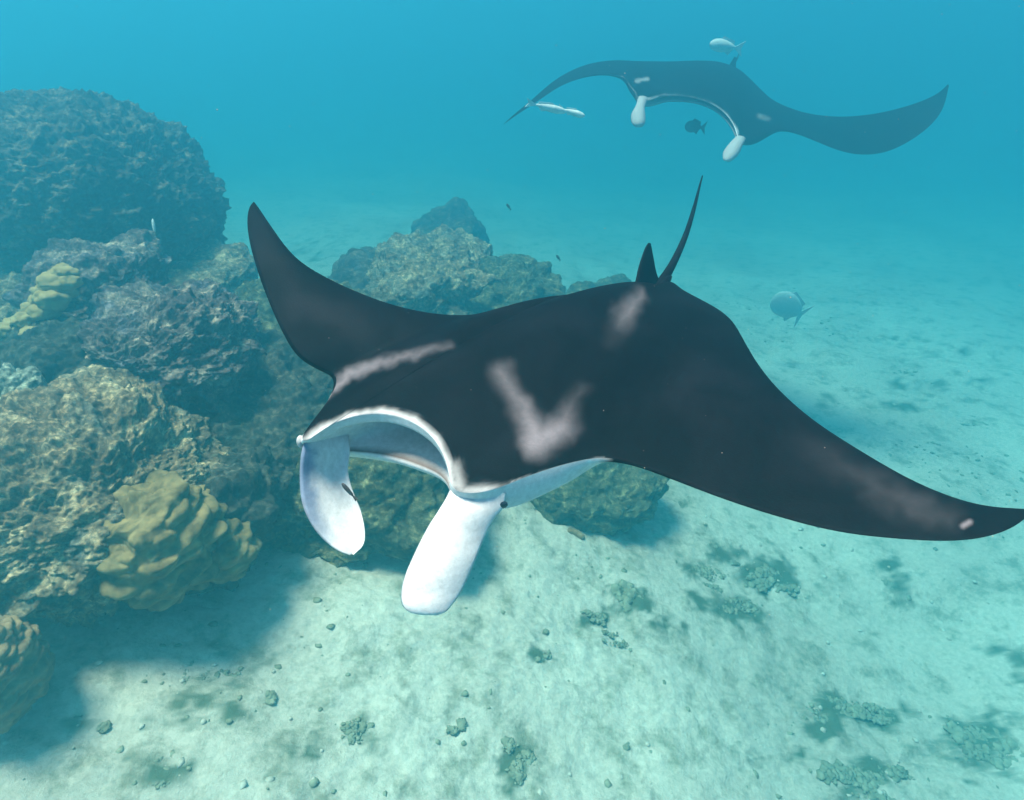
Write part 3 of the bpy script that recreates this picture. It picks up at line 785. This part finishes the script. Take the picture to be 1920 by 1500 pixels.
sheet_fin('cephalic_fin', [
 ((1196, 182, -.55), (1216, 186, -.5), .2, 1), ((1192, 198, -.6), (1208, 203, -.6), .6, 1), ((1183, 215, -.65), (1210, 219, -.65), 1, 1),
 ((1184, 230, -.7), (1209, 232, -.7), .8, .8), ((1192, 239, -.72), (1201, 239, -.72), .2, .4)], far, manta2, M2, .03, (0, -1, .2), .08, whitef, n=14)
sheet_fin('cephalic_fin', [
 ((1380, 256, -.75), (1398, 262, -.7), .2, 1), ((1368, 268, -.8), (1391, 274, -.8), .8, 1), ((1356, 284, -.85), (1384, 290, -.85), 1, 1),
 ((1355, 296, -.9), (1372, 300, -.9), .6, .8), ((1358, 302, -.92), (1364, 303, -.92), .2, .4)], far, manta2, M2, .03, (0, -1, .2), .08, whitef, n=14)
tp = catmull([far(1360, 130, 1.4), far(1372, 122, 1.7), far(1382, 110, 2.1), far(1386, 98, 2.6)], 6)
Vt, Ft = tube(tp, np.linspace(.035, .008, len(tp)), 8)
me = mesh_from('tail', Vt - M2, Ft, M_SKIN); set_color(me, 'skin', black(Vt)); link('tail', me, manta2)
sheet_fin('dorsal_fin', [((1362, 130, 1.35), (1380, 134, 1.5), 0, 1), ((1371, 116, 1.4), (1380, 120, 1.5), 0, .6), ((1377, 106, 1.45), (1381, 108, 1.5), 0, .3)],
 far, manta2, M2, .02, (1, 0, 0), 0, black, n=8)

# ------------------------------------------------------------------ fish
def fish(px0, py0, px1, py1, d, height, width, mat, label, deep=False, tail=0.22, group=None, roll=0.0, d1=None):
    """head at (px0,py0), tail tip at (px1,py1)"""
    a = at_d(px0, py0, d); b = at_d(px1, py1, d if d1 is None else d1)
    L = np.linalg.norm(b - a); T = (b - a) / L
    upv = np.array([math.sin(roll), 0, math.cos(roll)])
    S = np.cross(T, upv); S /= np.linalg.norm(S); N = np.cross(S, T)
    n = 26; t = np.linspace(0, 1 - tail, n)
    s = t / (1 - tail)
    prof = np.sin(math.pi * np.clip(s, 0, 1) ** (0.7 if not deep else 0.8)) ** (0.75 if not deep else 0.6) * (1 - 0.0 * s) + 0.10 * s
    path = a + T * (t * L)[:, None]
    root = empty('fish', a + T * L * .5, label, 'fish', group)
    bpy.context.view_layer.update(); base = np.array(root.location)
    V, Fq = tube(path, np.stack([width * prof + .0008, height * prof + .0008], -1), 14, up=tuple(upv))
    link('body', mesh_from('body', V - base, Fq, mat), root)
    # forked tail fin and a back fin as thin wedges
    def wedge(nm, pts, th):
        pts = np.array(pts); k = len(pts)
        Vw = np.concatenate([pts + S * th, pts - S * th]) - base
        bm = bmesh.new(); vs = [bm.verts.new(v) for v in Vw]
        bm.faces.new(vs[:k]); bm.faces.new(vs[k:][::-1])
        for i in range(k):
            j = (i + 1) % k; bm.faces.new((vs[i], vs[i + k], vs[j + k], vs[j]))
        bmesh.ops.recalc_face_normals(bm, faces=bm.faces)
        me = bpy.data.meshes.new(nm); bm.to_mesh(me); bm.free(); me.materials.append(mat)
        link(nm, me, root)
    q = a + T * L * (1 - tail - .03)
    hh = max(height * 1.2, L * .07)
    wedge('tail_fin', [q + N * hh * .15, b + N * hh, b - T * L * .07, b - N * hh, q - N * hh * .15], width * .12 + .001)
    if deep: hh = 0; height *= 0.88
    m0 = a + T * L * .28; m1 = a + T * L * (1 - tail - .08)
    wedge('back_fin', [m0 + N * height * .85, m0 + T * L * .10 + N * height * 1.45, m1 + N * height * 1.0, m1 + N * height * .35], width * .1 + .001)
    wedge('belly_fin', [m1 - T * L * .25 - N * height * .8, m1 - T * L * .1 - N * height * 1.3, m1 - N * height * .35], width * .1 + .001)
    return root
fish(1330, 82, 1394, 92, 11.5, .10, .09, M_FISH_PLAIN, 'pale grey fish hovering just above the back of the distant manta ray')
fish(1062, 210, 986, 192, 7.6, .04, .035, M_FISH_PALE, 'slender pale fish crossing the left wing tip of the distant manta ray', d1=7.4)
fish(1097, 218, 1046, 202, 8.0, .035, .03, M_FISH_PALE, 'slender pale fish leading its companion below the left wing of the distant manta ray')
fish(1284, 236, 1324, 240, 10.5, .085, .05, M_FISH_DARK, 'small dark fish seen inside the open arch of the distant manta mouth')
fish(1449, 556, 1508, 594, 13.6, .27, .07, M_FISH_PLAIN, 'round faint fish swimming over the sand right of the tail', deep=True, tail=.14)
fish(950, 382, 958, 394, 8.5, .016, .012, M_FISH_DARK, 'tiny dark fish high over the middle reef', group='tiny dark fish')
fish(1043, 478, 1051, 489, 8.5, .016, .012, M_FISH_DARK, 'tiny dark fish above the right end of the middle reef', group='tiny dark fish')
fish(286, 410, 292, 447, 9.0, .024, .02, M_FISH_PALE, 'slim silvery fish hanging vertically in front of the large dome')
fish(641, 906, 669, 938, 1.61, .005, .004, M_FISH_DARK, 'thin dark little fish lying against the inner face of the left head fin')

# drifting specks in the water
r4 = np.random.default_rng(4); U, Fi = ico(1); n = 420
dd = r4.uniform(0.9, 7.0, n); ppx = r4.uniform(-60, 1980, n); ppy = r4.uniform(-60, 1560, n)
cs = np.array([at_d(a, b_, d) for a, b_, d in zip(ppx, ppy, dd)])
cs = cs[cs[:, 2] > 2.4]; n = len(cs)
rr = r4.uniform(0.0004, 0.0013, n) * (0.6 + 0.25 * np.linalg.norm(cs - np.array([0, 0, CZ]), axis=1))
Pm = U[None] * rr[:, None, None] + cs[:, None, :]
tag(link('drifting_specks', mesh_from('drifting_specks', Pm.reshape(-1, 3), (Fi[None] + (np.arange(n) * len(U))[:, None, None]).reshape(-1, 3), M_PALE_STONE)), kind='stuff')
